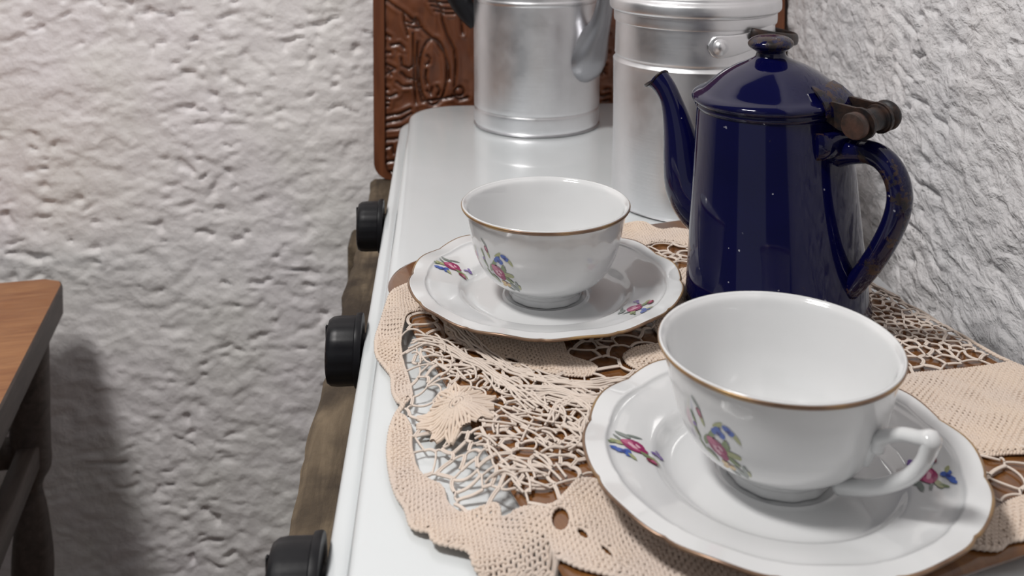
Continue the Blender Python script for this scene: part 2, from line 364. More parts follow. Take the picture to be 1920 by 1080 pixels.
# ------------------------------------------------------------------ stove
ST = thing('stove', 'white enamelled stove with closed lid and black knobs, standing on weathered wood', 'stove', (SO.x, SO.y, -.09), RZ)
ol = rrect(0, -.045, .325, .70, (.02, .02, .03, .05), 10)
v, f = slab(ol, [(.004, .001), (.002, .003), (.002, .0655), (0, .067), (0, .0735), (.0006, .0758), (.002, .077), (.008, .0778), (.0095, .077)])
edge_split(mesh_obj('body', v, f, MAT_st, ST), 50)
ol = rrect(.0095, -.034, .3145, .698, (.02, .02, .05, .05), 12)
v, f = slab(ol, [(.0015, .0775), (.0005, .080), (.0, .083), (.0005, .086), (.0016, .0884), (.0034, .0896), (.006, .09)])
edge_split(mesh_obj('lid', v, f, MAT_st, ST), 50)
for i, (px, py) in enumerate(((648, 657), (697, 421), (556, 1112))):
    y = (.202, .402, .011)[i]
    K = mesh_obj('knob', *(lambda a: ([(-p[2]*.81, p[0]+y, p[1]+.066) for p in a[0]], [tuple(reversed(q)) for q in a[1]]))(
        lathe([(0, -.004), (.009, -.004), (.009, .0015), (.0197, .0018), (.0201, .003), (.0198, .006), (.0185, .0068), (.0186, .018), (.0182, .0225), (.0168, .0252), (.0140, .0262), (.0, .0264)], 72,
              lambda t, k, r, z: (r*(1-(.022*(max(0, math.cos(14*t))**2) if 6 <= k <= 8 else 0)), z))), MAT_bk, ST)
    edge_split(K, 45)
    v, f = box(-.0222, -.0210, y-.0011, y+.0011, .066, .081, .0004); mesh_obj('pointer_rib', v, f, MAT_bk, K)

# ------------------------------------------------------------------ wooden tray
TA = math.atan2(.358, .934)
AX = Vector((.934, .358)); BX = Vector((-.358, .934))
tc = AX*.2635+BX*.42075; TZ = .0095
TR = thing('wooden_tray', 'brown varnished wooden board with rounded corners under the crochet doily', 'tray', (tc.x, tc.y, 0), TA)
HA, HB = .1295, .168
v, f = slab(rrect(-HA, -HB, HA, HB, (.03, .03, .03, .045), 12), [(.012, .0003), (.010, .0006), (.003, .004), (.0006, .006), (0, .0075), (.0008, .0089), (.003, TZ)])
edge_split(mesh_obj('board', v, f, MAT_tray, TR), 50)
TR.data if False else None

# ------------------------------------------------------------------ crochet doily
def w2(pts, z=.0108):
    return np.array([at(px, py, z)[:2] for px, py in pts])
def inside(poly, X, Y):
    r = np.zeros(np.shape(X), bool); n = len(poly); j = n-1
    for i in range(n):
        xi, yi = poly[i]; xj, yj = poly[j]
        with np.errstate(divide='ignore', invalid='ignore'):
            c = ((yi > Y) != (yj > Y)) & (X < (xj-xi)*(Y-yi)/(yj-yi+1e-15)+xi)
        r ^= c; j = i
    return r
def pdist(poly, X, Y, closed=True):
    d = np.full(np.shape(X), 9.0); n = len(poly)
    for i in range(n if closed else n-1):
        ax, ay = poly[i]; bx, by = poly[(i+1) % n]; L = (bx-ax)**2+(by-ay)**2+1e-15
        t = np.clip(((X-ax)*(bx-ax)+(Y-ay)*(by-ay))/L, 0, 1); d = np.minimum(d, np.hypot(X-ax-t*(bx-ax), Y-ay-t*(by-ay)))
    return d
OUT = w2([(830, 505), (770, 530), (735, 546), (716, 580), (705, 605), (706, 640), (722, 655), (736, 672), (737, 700), (745, 722), (757, 730), (743, 748), (732, 775), (728, 810), (733, 855), (745, 890), (762, 915), (772, 948), (790, 956), (808, 957),
          (813, 980), (850, 988), (882, 995), (892, 1020), (925, 1034), (948, 1032), (965, 1024), (1000, 1036), (1050, 1044), (1085, 1062), (1120, 1070), (1180, 1086), (1260, 1104), (1400, 1118), (1550, 1108), (1690, 1075), (1735, 1056), (1765, 1034),
          (1800, 1020), (1835, 1028), (1870, 1030), (1888, 1012), (1930, 1008), (1990, 990), (2040, 960), (2070, 880), (2075, 800), (2040, 720), (1980, 690), (1920, 684), (1886, 678), (1845, 655), (1795, 618), (1725, 582), (1690, 558), (1650, 534), (1600, 510), (1500, 474), (1400, 452), (1330, 442), (1270, 428), (1236, 433),
          (1205, 416), (1165, 413), (1120, 420), (1040, 424), (950, 440), (880, 470)])
DEN = {
 'a': [(735, 546), (716, 580), (705, 605), (706, 640), (722, 655), (736, 672), (737, 700), (745, 722), (757, 730), (772, 712), (768, 690), (753, 655), (748, 622), (760, 588), (795, 578), (835, 600), (838, 628), (900, 662), (955, 683), (1050, 702), (1105, 706), (1122, 686), (1062, 668), (1054, 640), (1000, 590), (870, 520), (830, 505), (770, 530)],
 'b': [(1168, 668), (1190, 652), (1230, 646), (1300, 650), (1300, 700), (1215, 700), (1180, 684)],
 'c': [(757, 752), (743, 748), (732, 775), (728, 810), (733, 855), (745, 890), (762, 915), (772, 948), (790, 956), (808, 957), (813, 980), (850, 988), (882, 995), (892, 1020), (925, 1034), (948, 1032), (965, 1024), (1000, 1036), (1050, 1044), (1085, 1062), (1120, 1070), (1180, 1086), (1260, 1104), (1400, 1118), (1550, 1108),
       (1400, 1040), (1300, 1000), (1200, 960), (1120, 900), (1086, 898), (1062, 925), (1042, 947), (1000, 953), (938, 956), (932, 926), (900, 918), (862, 928), (835, 905), (828, 872), (797, 862), (778, 845), (768, 800), (770, 775)],
 'd': [(1680, 722), (1700, 702), (1800, 694), (1890, 682), (1920, 684), (1980, 690), (2040, 720), (2075, 800), (2070, 870), (1990, 850), (1900, 848), (1835, 855), (1760, 800), (1640, 800), (1600, 730)],
 'e': [(1850, 968), (1905, 935), (1990, 915), (2060, 900), (2040, 960), (1990, 1000), (1930, 1008), (1888, 1012), (1870, 1030), (1835, 1028), (1800, 1020), (1765, 1034), (1735, 1056), (1690, 1075), (1560, 1060), (1700, 1000), (1800, 970)],
 'f': [(1165, 413), (1205, 416), (1236, 433), (1270, 428), (1330, 442), (1400, 452), (1500, 474), (1500, 500), (1400, 478), (1310, 470), (1270, 455), (1235, 452), (1200, 462), (1165, 452), (1120, 445), (1040, 448), (1040, 424), (1120, 420)],
 'g': [(1262, 510), (1300, 500), (1330, 560), (1320, 640), (1245, 640), (1225, 610), (1262, 560)],
}
DEN = {k: w2(p) for k, p in DEN.items()}
def ell(cx, cy, rx, ry, rot=0, k=14):
    return w2([(cx+rx*math.cos(t)*math.cos(rot)-ry*math.sin(t)*math.sin(rot), cy+rx*math.cos(t)*math.sin(rot)+ry*math.sin(t)*math.cos(rot)) for t in np.linspace(0, 2*PI, k+1)[:-1]])
HOLES = [ell(1051, 974, 20, 25), ell(1093, 1001, 16, 9, .7), ell(1138, 1034, 20, 7, .75), ell(1170, 1062, 12, 4, .6), ell(1030, 915, 1, 1), ell(1880, 1000, 2, 2),
         ell(768, 605, 13, 11), ell(778, 622, 10, 9, .3), ell(960, 676, 16, 5, .3), ell(893, 652, 12, 5, .5)]
def sstep(x): x = np.clip(x, 0, 1); return x*x*(3-2*x)
def zs(x, y):
    x = np.asarray(x, float); y = np.asarray(y, float)
    a = x*AX.x+y*AX.y-.2635; b = x*BX.x+y*BX.y-.42075
    q = np.stack([np.abs(a)-HA+.03, np.abs(b)-HB+.03]); d = np.hypot(*np.maximum(q, 0))+np.minimum(np.maximum(q[0], q[1]), 0)-.03
    z = .0108-.0086*sstep((d+.001)/.016)
    z = z+(.0012*vnoise(x, y, .016, 31)+.0007)*sstep((d+.01)/.02)
    ly = (x-SO.x)*-.0694+(y-SO.y)*.9976; lx = (x-SO.x)*.9976+(y-SO.y)*.0694
    z = z-.020*sstep(-(ly+.012)/.03)*(d > 0)-.012*sstep((lx-.31)/.03)*(d > 0)*sstep((d)/.01)
    return z
def tubes(paths, rad, n=5):
    """many open polylines (k,3) -> one mesh; uniform radius"""
    V = []; Fc = []; off = 0
    for p in paths:
        p = np.asarray(p, float); m = len(p)
        if m < 2: continue
        T_ = np.gradient(p, axis=0); T_ /= (np.linalg.norm(T_, axis=1, keepdims=True)+1e-12)
        A = np.cross(T_, (0, 0, 1.)); A /= (np.linalg.norm(A, axis=1, keepdims=True)+1e-9); B = np.cross(A, T_)
        t = np.arange(n)*2*PI/n
        ring = p[:, None]+rad*(A[:, None]*np.cos(t)[None, :, None]+B[:, None]*np.sin(t)[None, :, None])
        V.append(ring.reshape(-1, 3)); i = np.arange(m-1)[:, None]*n; j = np.arange(n)[None]; k = (j+1) % n
        Fc.append(np.stack([i+j, i+n+j, i+n+k, i+k], -1).reshape(-1, 4)+off); off += m*n
    return np.concatenate(V), np.concatenate(Fc)
def weave(poly, theta, holes, sp=.0017, lift=0):
    X0, Y0 = poly.min(0); X1, Y1 = poly.max(0); c = np.array([(X0+X1)/2, (Y0+Y1)/2]); R = math.hypot(X1-X0, Y1-Y0)/2+.002
    paths = []
    for ax in (0, 1):
        th = theta+ax*PI/2; d = np.array([math.cos(th), math.sin(th)]); nrm = np.array([-d[1], d[0]])
        K = int(R/sp); s = np.arange(-K*2, K*2+1)*sp/2
        for k in range(-K, K+1):
            p = c+nrm*(k*sp)+s[:, None]*d
            wob = .00075*vnoise(p[:, 0], p[:, 1], .011, 40+ax)+.00025*vnoise(p[:, 0], p[:, 1], .003, 44+ax)
            p = p+nrm*wob[:, None]
            ok = inside(poly, p[:, 0], p[:, 1])
            for h_ in holes: ok &= ~inside(h_, p[:, 0], p[:, 1])
            if not ok.any(): continue
            ph = np.where((np.arange(len(s))//1) % 2 == 0, np.cos(PI*(np.arange(len(s))/2+k+ax)), 0)
            z = zs(p[:, 0], p[:, 1])+.00042*ph+lift+.0003*vnoise(p[:, 0], p[:, 1], .006, 50)
            q = np.column_stack([p, z]); i = 0; okl = ok.tolist(); n = len(okl)
            while i < n:
                if okl[i]:
                    j = i
                    while j < n and okl[j]: j += 1
                    if j-i >= 2: paths.append(q[i:j])
                    i = j
                else: i += 1
    return paths
def resample(poly, step, closed=True):
    P = np.vstack([poly, poly[:1]]) if closed else np.asarray(poly); d = np.r_[0, np.cumsum(np.hypot(*np.diff(P, axis=0).T))]
    n = max(3, int(d[-1]/step)); s = np.linspace(0, d[-1], n+1); return np.column_stack([np.interp(s, d, P[:, 0]), np.interp(s, d, P[:, 1])])
dc = w2([(1300, 760)])[0]
DO = thing('crochet_doily', 'cream crocheted lace doily with scalloped edge spread over the brown board', 'doily', (float(dc[0]), float(dc[1]), 0))
def dobj(name, paths, rad, n, mat):
    v, f = tubes(paths, rad, n); v = v-np.array([dc[0], dc[1], 0]); return mesh_obj(name, v, f, mat, DO, kind='stuff')
def border_paths(poly, amp=.0007, per=.0030):
    out = []
    for ln in range(2):
        p = resample(poly, .0007); k = np.arange(len(p))
        t = np.gradient(p, axis=0); t /= np.linalg.norm(t, axis=1, keepdims=True)+1e-12; nn = np.column_stack([-t[:, 1], t[:, 0]])
        ph = k*.0007/per*2*PI+ln*PI
        q = p+nn*(amp*np.sin(ph))[:, None]; z = zs(q[:, 0], q[:, 1])+.0003*np.cos(ph); out.append(np.column_stack([q, z]))
    return out
def chaikin(p, k=1):
    for _i in range(k): p = np.stack([.8*p+.2*np.roll(p, -1, 0), .2*p+.8*np.roll(p, -1, 0)], 1).reshape(-1, 2)
    return p
OUT = chaikin(OUT); DEN = {k_: chaikin(p_) for k_, p_ in DEN.items()}
names = {'a': 'woven_border', 'b': 'woven_leaf', 'c': 'woven_border', 'd': 'woven_centre', 'e': 'woven_border', 'f': 'woven_border', 'g': 'woven_leaf'}
angs = {'a': .15, 'b': .2, 'c': .12, 'd': .12, 'e': .3, 'f': .1, 'g': .3}
for k, p in DEN.items():
    ps = weave(p, angs[k], HOLES, lift=.0002)
    ps2 = border_paths(p)
    for h_ in HOLES:
        if inside(p, *h_.mean(0)): ps2 += border_paths(h_, .0004, .002)
    v1, f1 = tubes(ps, .00072, 5); v2, f2 = tubes(ps2, .00060, 5)
    mesh_obj(names[k], np.concatenate([v1, v2])-np.array([dc[0], dc[1], 0]), np.concatenate([f1, f2+len(v1)]), MAT_cot, DO, kind='stuff')
# open net: threads along the edges of cells, large next to the woven parts, small elsewhere
allden = list(DEN.values()); mn = OUT.min(0)-.02; mx = OUT.max(0)+.02
cand = rng.random((26000, 2))*(mx-mn)+mn
dd = np.full(len(cand), 9.0)
for p in allden: dd = np.minimum(dd, pdist(p, cand[:, 0], cand[:, 1]))
FL = w2([(856, 766)])[0]
size = np.where(dd < .0115, .0108, .0038)
size = np.where((dd > .022) & (dd < .028), .0065, size)
fd = np.hypot(cand[:, 0]-FL[0], cand[:, 1]-FL[1]); size = np.where(fd < .024, .0075, size)
size = size*(.85+.3*rng.random(len(cand)))
grid = {}; keep = []
for i, (p, s) in enumerate(zip(cand, size)):
    g = (int(p[0]/.01), int(p[1]/.01)); ok = True
    for a_ in range(-1, 2):
        for b_ in range(-1, 2):
            for j in grid.get((g[0]+a_, g[1]+b_), ()):
                if (cand[j][0]-p[0])**2+(cand[j][1]-p[1])**2 < (.5*(s+size[j]))**2: ok = False; break
            if not ok: break
        if not ok: break
    if ok: grid.setdefault(g, []).append(i); keep.append(i)
pts = cand[keep]
_, edges, faces, *_r = delaunay_2d_cdt([Vector(p) for p in pts], [], [], 0, 1e-6)
vt = [Vector(v_) for v_ in _]
cc = []
emap = {}
for fi, fc in enumerate(faces):
    A_, B_, C_ = (vt[i] for i in fc[:3]); d = 2*(A_.x*(B_.y-C_.y)+B_.x*(C_.y-A_.y)+C_.x*(A_.y-B_.y))
    if abs(d) < 1e-12: cc.append((A_+B_+C_)/3)
    else:
        ux = ((A_.length_squared)*(B_.y-C_.y)+(B_.length_squared)*(C_.y-A_.y)+(C_.length_squared)*(A_.y-B_.y))/d
        uy = ((A_.length_squared)*(C_.x-B_.x)+(B_.length_squared)*(A_.x-C_.x)+(C_.length_squared)*(B_.x-A_.x))/d
        q = Vector((ux, uy)); g = (A_+B_+C_)/3
        cc.append(g+(q-g)*min(1, .006/max((q-g).length, 1e-9)))
    for i in range(3):
        e = tuple(sorted((fc[i], fc[(i+1) % 3]))); emap.setdefault(e, []).append(fi)
paths = []; E = [(cc[f_[0]], cc[f_[1]]) for f_ in emap.values() if len(f_) == 2]
A_ = np.array([e[0] for e in E]); B_ = np.array([e[1] for e in E]); Mi = (A_+B_)/2
inO = inside(OUT, Mi[:, 0], Mi[:, 1]) & inside(OUT, A_[:, 0], A_[:, 1]) & inside(OUT, B_[:, 0], B_[:, 1])
inD = np.zeros(len(E), bool); inH = np.zeros(len(E), bool)
for p in allden: inD |= inside(p, Mi[:, 0], Mi[:, 1])
for i in np.nonzero(inO & ~inD)[0]:
    a_, b_ = A_[i], B_[i]; L_ = np.hypot(*(b_-a_))
    if L_ < .0006: continue
    k = max(3, min(8, int(L_/.0011)+2)); t = np.linspace(0, 1, k); n_ = np.array([-(b_-a_)[1], (b_-a_)[0]])/L_
    bow = rng.normal()*.10*L_; p = a_+(b_-a_)*t[:, None]+n_*(bow*4*t*(1-t))[:, None]
    z = zs(p[:, 0], p[:, 1])+.0005*np.sin(t*PI)*rng.random()+.0002*rng.normal()
    q = np.column_stack([p, z]); paths.append(q)
    if L_ > .003 and rng.random() < .6: paths.append(q+np.array([n_[0]*.0008, n_[1]*.0008, .0002]))
ZONE = w2([(775, 630), (850, 640), (960, 690), (1110, 712), (1190, 720), (1120, 800), (1085, 890), (1000, 930), (930, 900), (880, 840), (930, 780), (850, 700), (780, 690)])
n_ = 0
while n_ < 140:
    p0 = rng.random(2)*(ZONE.max(0)-ZONE.min(0))+ZONE.min(0)
    if not inside(ZONE, p0[0], p0[1]): continue
    n_ += 1; th = -.75+rng.normal()*.5; L_ = .007+.012*rng.random(); cv = rng.normal()*60; s_ = np.linspace(-.5, .5, 12)*L_
    a_ = th+cv*s_; dxy = np.column_stack([np.cos(a_), np.sin(a_)])*(L_/11); q = p0+np.cumsum(dxy, 0)-dxy.sum(0)/2
    z = zs(q[:, 0], q[:, 1])+.0003+.0010*rng.random()+.0006*np.sin(np.linspace(0, PI, 12)); paths.append(np.column_stack([q, z]))
dobj('lace_net', paths, .00052, 5, MAT_cot2)
# outer edge thread and knots
ps = [q for q in border_paths(OUT, .0008, .0042)]
dobj('edging', ps, .0007, 5, MAT_cot)
# gathered strands between the two saucers
def strand(pxs, n, spread, r0=.0, jit=.0006):
    base = w2(pxs); P = resample(base, .0022, False); t = np.gradient(P, axis=0); t /= np.linalg.norm(t, axis=1, keepdims=True); nn = np.column_stack([-t[:, 1], t[:, 0]])
    out = []
    for i in range(n):
        o = (i/(max(n-1, 1))-.5)*spread; k = np.linspace(0, 1, len(P)); w = o*(1-.55*np.sin(PI*k))+jit*vnoise(P[:, 0], P[:, 1]+i, .008, 90+i)*2
        q = P+nn*w[:, None]; z = zs(q[:, 0], q[:, 1])+.0009+.0007*np.cos((i-n/2)/n*2)+.0004*vnoise(q[:, 0], q[:, 1]+i*.3, .007, 120+i); out.append(np.column_stack([q, z]))
    return out
ps = strand([(985, 742), (1030, 738), (1080, 752), (1130, 757), (1180, 745), (1250, 712)], 8, .012)
ps += strand([(850, 610), (905, 665), (960, 700), (1040, 722), (1120, 728), (1200, 715), (1260, 700)], 6, .009)
ps += strand([(770, 640), (830, 650), (900, 690), (970, 735), (1010, 770)], 5, .010)
ps += strand([(1030, 800), (1045, 765), (1075, 750), (1105, 775), (1090, 815), (1060, 800)], 4, .004)
ps += strand([(1130, 770), (1125, 800), (1110, 830)], 5, .008)
ps += strand([(1625, 520), (1650, 540), (1690, 556)], 7, .012)
ps += strand([(935, 1034), (944, 1045), (943, 1058)], 5, .004)
dobj('gathered_threads', ps, .00055, 5, MAT_cot2)
# raised flower with bunched petals
ps = []
for k in range(15):
    a0 = 2*PI*k/15+.1*math.sin(k*3.1)
    for j in range(5):
        o = (j-2)*.00115; rr = np.linspace(.003, .0165+.0025*math.sin(k*1.9), 9)
        an = a0; w = o*np.sin(PI*np.clip((rr-.001)/.018, 0, 1))*1.5
        x = FL[0]+rr*math.cos(an)-w*math.sin(an); y = FL[1]+rr*math.sin(an)+w*math.cos(an)
        z = zs(x, y)+.0022*np.cos(np.clip(rr/.018, 0, 1)*PI/2)+.0007+.0005*np.cos(j-2)
        ps.append(np.column_stack([x, y, z]))
ps += [np.column_stack([FL[0]+r_*np.cos(t_), FL[1]+r_*np.sin(t_), zs(FL[0]+r_*np.cos(t_), FL[1]+r_*np.sin(t_))+.0034-r_*.08]) for r_ in (.0012, .0026, .0040, .0054, .0068) for t_ in [np.linspace(0, 2*PI, 26)]]
dobj('raised_flower', ps, .00078, 5, MAT_cot)

# ------------------------------------------------------------------ printed flowers
def blob(cx, cy, rx, ry, rot, k=14, wob=.12, seed=0):
    r = random.Random(seed); ph = r.random()*6
    return [(cx+(rx*math.cos(t)*(1+wob*math.sin(3*t+ph)))*math.cos(rot)-(ry*math.sin(t)*(1+wob*math.cos(2*t+ph)))*math.sin(rot),
             cy+(rx*math.cos(t)*(1+wob*math.sin(3*t+ph)))*math.sin(rot)+(ry*math.sin(t)*(1+wob*math.cos(2*t+ph)))*math.cos(rot)) for t in [2*PI*i/k for i in range(k)]]
def spray(kind):
    """shapes in millimetres: (colour, x, y, rx, ry, rot)"""
    if kind == 'cup':
        return [('grey', -7, 13.5, 2.6, .6, -.9), ('olive', -5.4, 8.5, 2.3, .7, -1.2), ('maroon', -6.2, 10.6, 1.9, 1.0, -1.1), ('rose', -6.0, 10.8, 1.0, .5, -1.1),
                ('green', -9.6, 7.5, 2.6, .6, -1.2), ('green', -9.0, 2.5, 2.8, .6, -1.1), ('violet', -9.5, 4.8, .9, .8, 0), ('green', -7.6, -2.5, 2.8, .6, -.9),
                ('olive', 1.0, 9.6, 2.2, .8, .6), ('olive', 7.2, 7.2, 2.4, .7, -.9), ('green', -1.8, 5.0, 2.8, 1.0, .9),
                ('blue', .6, 7.6, 1.5, 1.2, .3), ('blue', 2.2, 6.2, 1.2, 1.3, .8), ('navy', .9, 6.3, .9, .8, 0), ('blue', -.8, 6.4, 1.0, 1.0, .3), ('blue', 4.2, 9.4, 1.5, 1.1, -.4), ('blue', 5.6, 8.4, 1.2, 1.0, .5), ('navy', 4.8, 8.6, .8, .7, 0), ('violet', 3.6, 3.8, .9, .5, .2),
                ('green', -4.6, 1.5, 2.8, 1.1, 1.0), ('olive', 5.2, -.3, 3.4, 1.2, -.1), ('green', 3.2, 2.6, 1.4, 1.9, 0), ('green', 5.0, -3.0, 2.6, 1.0, -.5), ('green', -3.8, -4.4, 2.8, 1.0, -.8),
                ('magenta', -.6, .2, 4.2, 3.0, -.75), ('rose', -2.2, 1.8, 2.2, 1.5, -.6), ('magenta', 1.6, -2.2, 1.7, 1.7, 0), ('pink', -.8, -.6, 1.9, .9, -.8), ('pink', .8, .5, 1.2, .5, -.9), ('rose', 1.0, -1.2, 1.0, .5, -.3), ('magenta', -.4, -.1, .6, .4, 0),
                ('yellow', 1.5, -5.8, 2.0, 1.4, -.3), ('yellow', 3.6, -6.4, 1.5, 1.2, .2), ('maroon', 2.6, -5.6, .6, .5, 0), ('yellow', .6, -7.2, 1.2, .8, .2),
                ('grey', 6.8, -7.0, 3.2, 1.0, -.8), ('grey', 8.8, -5.8, 1.0, 2.4, .2), ('olive', 10.1, -6.6, .6, 1.6, .1), ('grey', 4.4, -8.6, 2.2, .6, -.5)]
    return [('grey', -2.5, 5.2, 2.6, .9, -.5), ('grey', .8, 5.4, 2.4, .5, -.1), ('grey', -4.4, 3.2, 2.0, .5, -.8), ('olive', -4.8, .8, 2.4, 1.0, -.2), ('green', -6.4, .2, 1.5, .6, .4),
            ('magenta', .2, .4, 4.0, 2.6, -.55), ('rose', -1.6, 1.7, 1.9, 1.2, -.4), ('pink', -.2, .2, 1.9, .7, -.8), ('pink', 1.6, .3, 1.3, .5, -1.0), ('magenta', 2.6, -1.4, 1.6, 1.3, 0), ('rose', .8, -1.4, 1.2, .4, -.4),
            ('blue', -4.6, -3.6, 1.5, 1.1, -.2), ('blue', -2.4, -3.6, 1.5, 1.2, .2), ('navy', -3.4, -3.8, .8, .7, 0), ('blue', -2.0, -5.0, 1.1, .9, 0), ('blue', -6.2, -3.0, 1.2, .9, 0), ('olive', -.9, -5.6, 1.7, .6, -.9),
            ('violet', 6.2, -.8, 1.0, .6, .2), ('violet', 8.0, -.4, 1.0, .8, 0), ('violet', 7.4, .8, .7, .5, 0), ('green', 3.8, -3.6, 2.4, .7, -.7), ('olive', 6.0, -4.6, 1.8, .5, -.6),
            ('maroon', 4.9, -5.8, 2.0, 1.0, -.5), ('rose', 5.4, -5.8, 1.0, .5, -.5)]
def decal(name, kind, mapf, parent, sc=1.0, off=.00012):
    v = []; f = []; mi = []; keys = list(DEC)
    for s, (c, x, y, rx, ry, rot) in enumerate(spray(kind)):
        o = len(v); k = 16; dz = off+s*.000006
        v.append(mapf(x*sc*.001, y*sc*.001, dz))
        for q in (.5, 1.0):
            for (a_, b_) in blob(x, y, rx*q, ry*q, rot, k, .10, s*7): v.append(mapf(a_*sc*.001, b_*sc*.001, dz))
        for i in range(k):
            j = (i+1) % k; f.append((o, o+1+i, o+1+j)); f.append((o+1+i, o+1+k+i, o+1+k+j, o+1+j)); mi += [keys.index(c)]*2
    return mesh_obj(name, v, f, list(DEC.values()), parent, midx=mi)

# ------------------------------------------------------------------ porcelain
CUPP = [(1.0, 1.0), (.978, .965), (.955, .90), (.930, .80), (.902, .68), (.865, .54), (.805, .40), (.715, .275), (.60, .19), (.50, .145), (.455, .115), (.437, .08)]
RC, HC = .046, .0508
def cup_r(z):
    p = [(a_*RC, b_*HC) for a_, b_ in CUPP][::-1]; return float(np.interp(z, [q[1] for q in p], [q[0] for q in p]))
def make_cup(name, label, loc, lean=(0, 0)):
    T_ = thing(name, label, 'cup', loc, 0, 'flowered teacups')
    out = [(a_*RC, b_*HC) for a_, b_ in CUPP]
    prof = smooth_prof([(0, .0035), (.014, .0034), (.0165, .0015), (.0172, 0), (.0190, 0), (.0198, .001), (.0198, .004)], 3)
    outer = smooth_prof(list(reversed(out)), 4)
    inner = smooth_prof([(r_-.0013, max(z_, .006)) for r_, z_ in [(RC-.0002, HC-.0002)]+[(a_*RC-.0006, b_*HC) for a_, b_ in CUPP[1:8]]+[(.024, .0072), (.012, .0060), (0, .0058)]], 4)
    lip = [(RC-.0003, HC+.0005), (RC-.0010, HC+.0005)]
    full = prof+outer+lip+inner; nf = len(prof)
    v, f = lathe(full, 128, lambda t, i, r_, z_: ((r_*(1+.012*math.cos(12*t)) if 3 < i < nf else r_), (z_+.0009*(max(0, math.cos(6*t))**4) if i in range(6, 13) and z_ < .0005 else z_)))
    mesh_obj('bowl', v, f, MAT_por, T_)
    v, f = lathe([(RC-.0006, HC-.0018), (RC-.0002, HC-.0018), (RC+.00025, HC-.0010), (RC+.00035, HC-.0003), (RC+.0001, HC+.00005), (RC-.0004, HC-.0002)], 128, close=True)
    mesh_obj('gold_rim', v, f, MAT_gold, T_, label='worn gold line around the rim'); return T_
def cup_decal(T_, az0, zc):
    def mp(s, t, off):
        z = min(max(zc+t, .009), HC-.002); r_ = cup_r(z)+off; a_ = az0+s/max(cup_r(zc), .03); return (r_*math.cos(a_), r_*math.sin(a_), z)
    decal('flower_print', 'cup', mp, T_, 1.07, .00025)
def handle(T_, c, phi, pts_rz):
    pts_rz = [(max(r_, cup_r(z)+.0014) if z > .02 else max(r_, .0265), z, w) for r_, z, w in pts_rz]
    ca, sa = math.cos(phi), math.sin(phi)
    P = [(r_*ca, r_*sa, z) for r_, z, w in pts_rz]
    W_ = [w for r_, z, w in pts_rz]
    v, f = sweep(P, W_, 14, 1.35, (-sa, ca, 0)); return mesh_obj('handle', v, f, MAT_por, T_)
SAUP = [(0, .0045), (.0195, .0044), (.0225, .0050), (.0245, .0042), (.038, .0045), (.0435, .0058), (.0475, .0088), (.0505, .0098), (.058, .0116), (.0645, .0130), (.0662, .0143), (.0680, .0145), (.0705, .0146), (.0742, .0148)]
RS = .0742
def sau_mod(t, r_, z_):
    k = max(0, (r_-.045)/(RS-.045)); lob = abs(math.cos(6*t))**.6
    return r_*(1+k*k*(.020*lob-.014)), z_+k*k*.0007*math.cos(12*t)
def make_saucer(name, label, loc, rz):
    T_ = thing(name, label, 'saucer', loc, rz, 'saucers under the teacups')
    top = smooth_prof(SAUP, 3)
    bot = smooth_prof([(.0742, .0140), (.066, .0118), (.052, .0072), (.044, .0030), (.0425, 0), (.0405, 0), (.0395, .0022), (0, .0022)], 3)
    v, f = lathe(top+[(RS+.0006, .0144)]+bot, 192, lambda t, i, r_, z_: sau_mod(t, r_, z_)); mesh_obj('dish', v, f, MAT_por, T_)
    v, f = lathe([(RS-.0001, .0150), (RS+.0004, .0149), (RS+.00095, .0143), (RS+.0004, .0136), (RS-.0003, .0142)], 192, lambda t, i, r_, z_: sau_mod(t, r_, z_), close=True)
    mesh_obj('gold_rim', v, f, MAT_gold, T_, label='thin gold line around the scalloped rim'); return T_
SP = smooth_prof(SAUP, 6); SR = [p[0] for p in SP]; SZ = [p[1] for p in SP]
def sau_decal(T_, az, rc, flip=0, rot=0):
    def mp(s, t, off):
        x = s*math.cos(rot)-t*math.sin(rot); y = s*math.sin(rot)+t*math.cos(rot)      # x right, y up as seen; az = direction from the centre
        X = rc*math.cos(az)+x; Y = rc*math.sin(az)+y; r_ = math.hypot(X, Y); t_ = math.atan2(Y, X)
        z = float(np.interp(r_, SR, SZ)); _, z = sau_mod(t_, r_, z); return (X, Y, z+off*1.6)
    decal('flower_print', 'saucer', mp, T_, 1.3, .00025)

Z1 = .0165
c1 = (.1028, .3745); c2 = (.0184, .5365)
S1 = make_saucer('saucer', 'scalloped white saucer with gold rim in the foreground, under the cup whose handle shows', (c1[0], c1[1], Z1-.0046), 0)
S2 = make_saucer('saucer', 'scalloped white saucer with gold rim under the farther cup, left of the blue pot', (c2[0], c2[1], Z1-.0046), .2)
sau_decal(S1, math.radians(175), .0555); sau_decal(S1, math.radians(346), .0545, rot=1.9)
sau_decal(S2, math.radians(159)-.2, .0565, rot=-.2); sau_decal(S2, math.radians(323)-.2, .0565, rot=1.2)
K1 = make_cup('teacup', 'white flowered porcelain teacup in the foreground with angular handle at its right', (c1[0], c1[1], Z1))
K2 = make_cup('teacup', 'white flowered porcelain teacup on the farther saucer, beside the blue pot, handle out of sight', (c2[0], c2[1], Z1))
cup_decal(K1, math.radians(223), .0245); cup_decal(K2, math.radians(230), .0240)
ph = math.radians(-50); cc1 = (c1[0], c1[1], Z1)
def H(px, py, w): r_, z = rho_z(px, py, cc1, ph); return (r_, z, w)
hp = smooth_prof([H(1622, 832, .0024), H(1650, 820, .0025), H(1690, 814, .0023), H(1722, 820, .0024), H(1746, 824, .0031), H(1743, 838, .0029), H(1731, 866, .0026), H(1706, 892, .0026), H(1665, 909, .0026), H(1620, 914, .0028), H(1572, 910, .0031)], 4)
handle(K1, cc1, ph, hp)
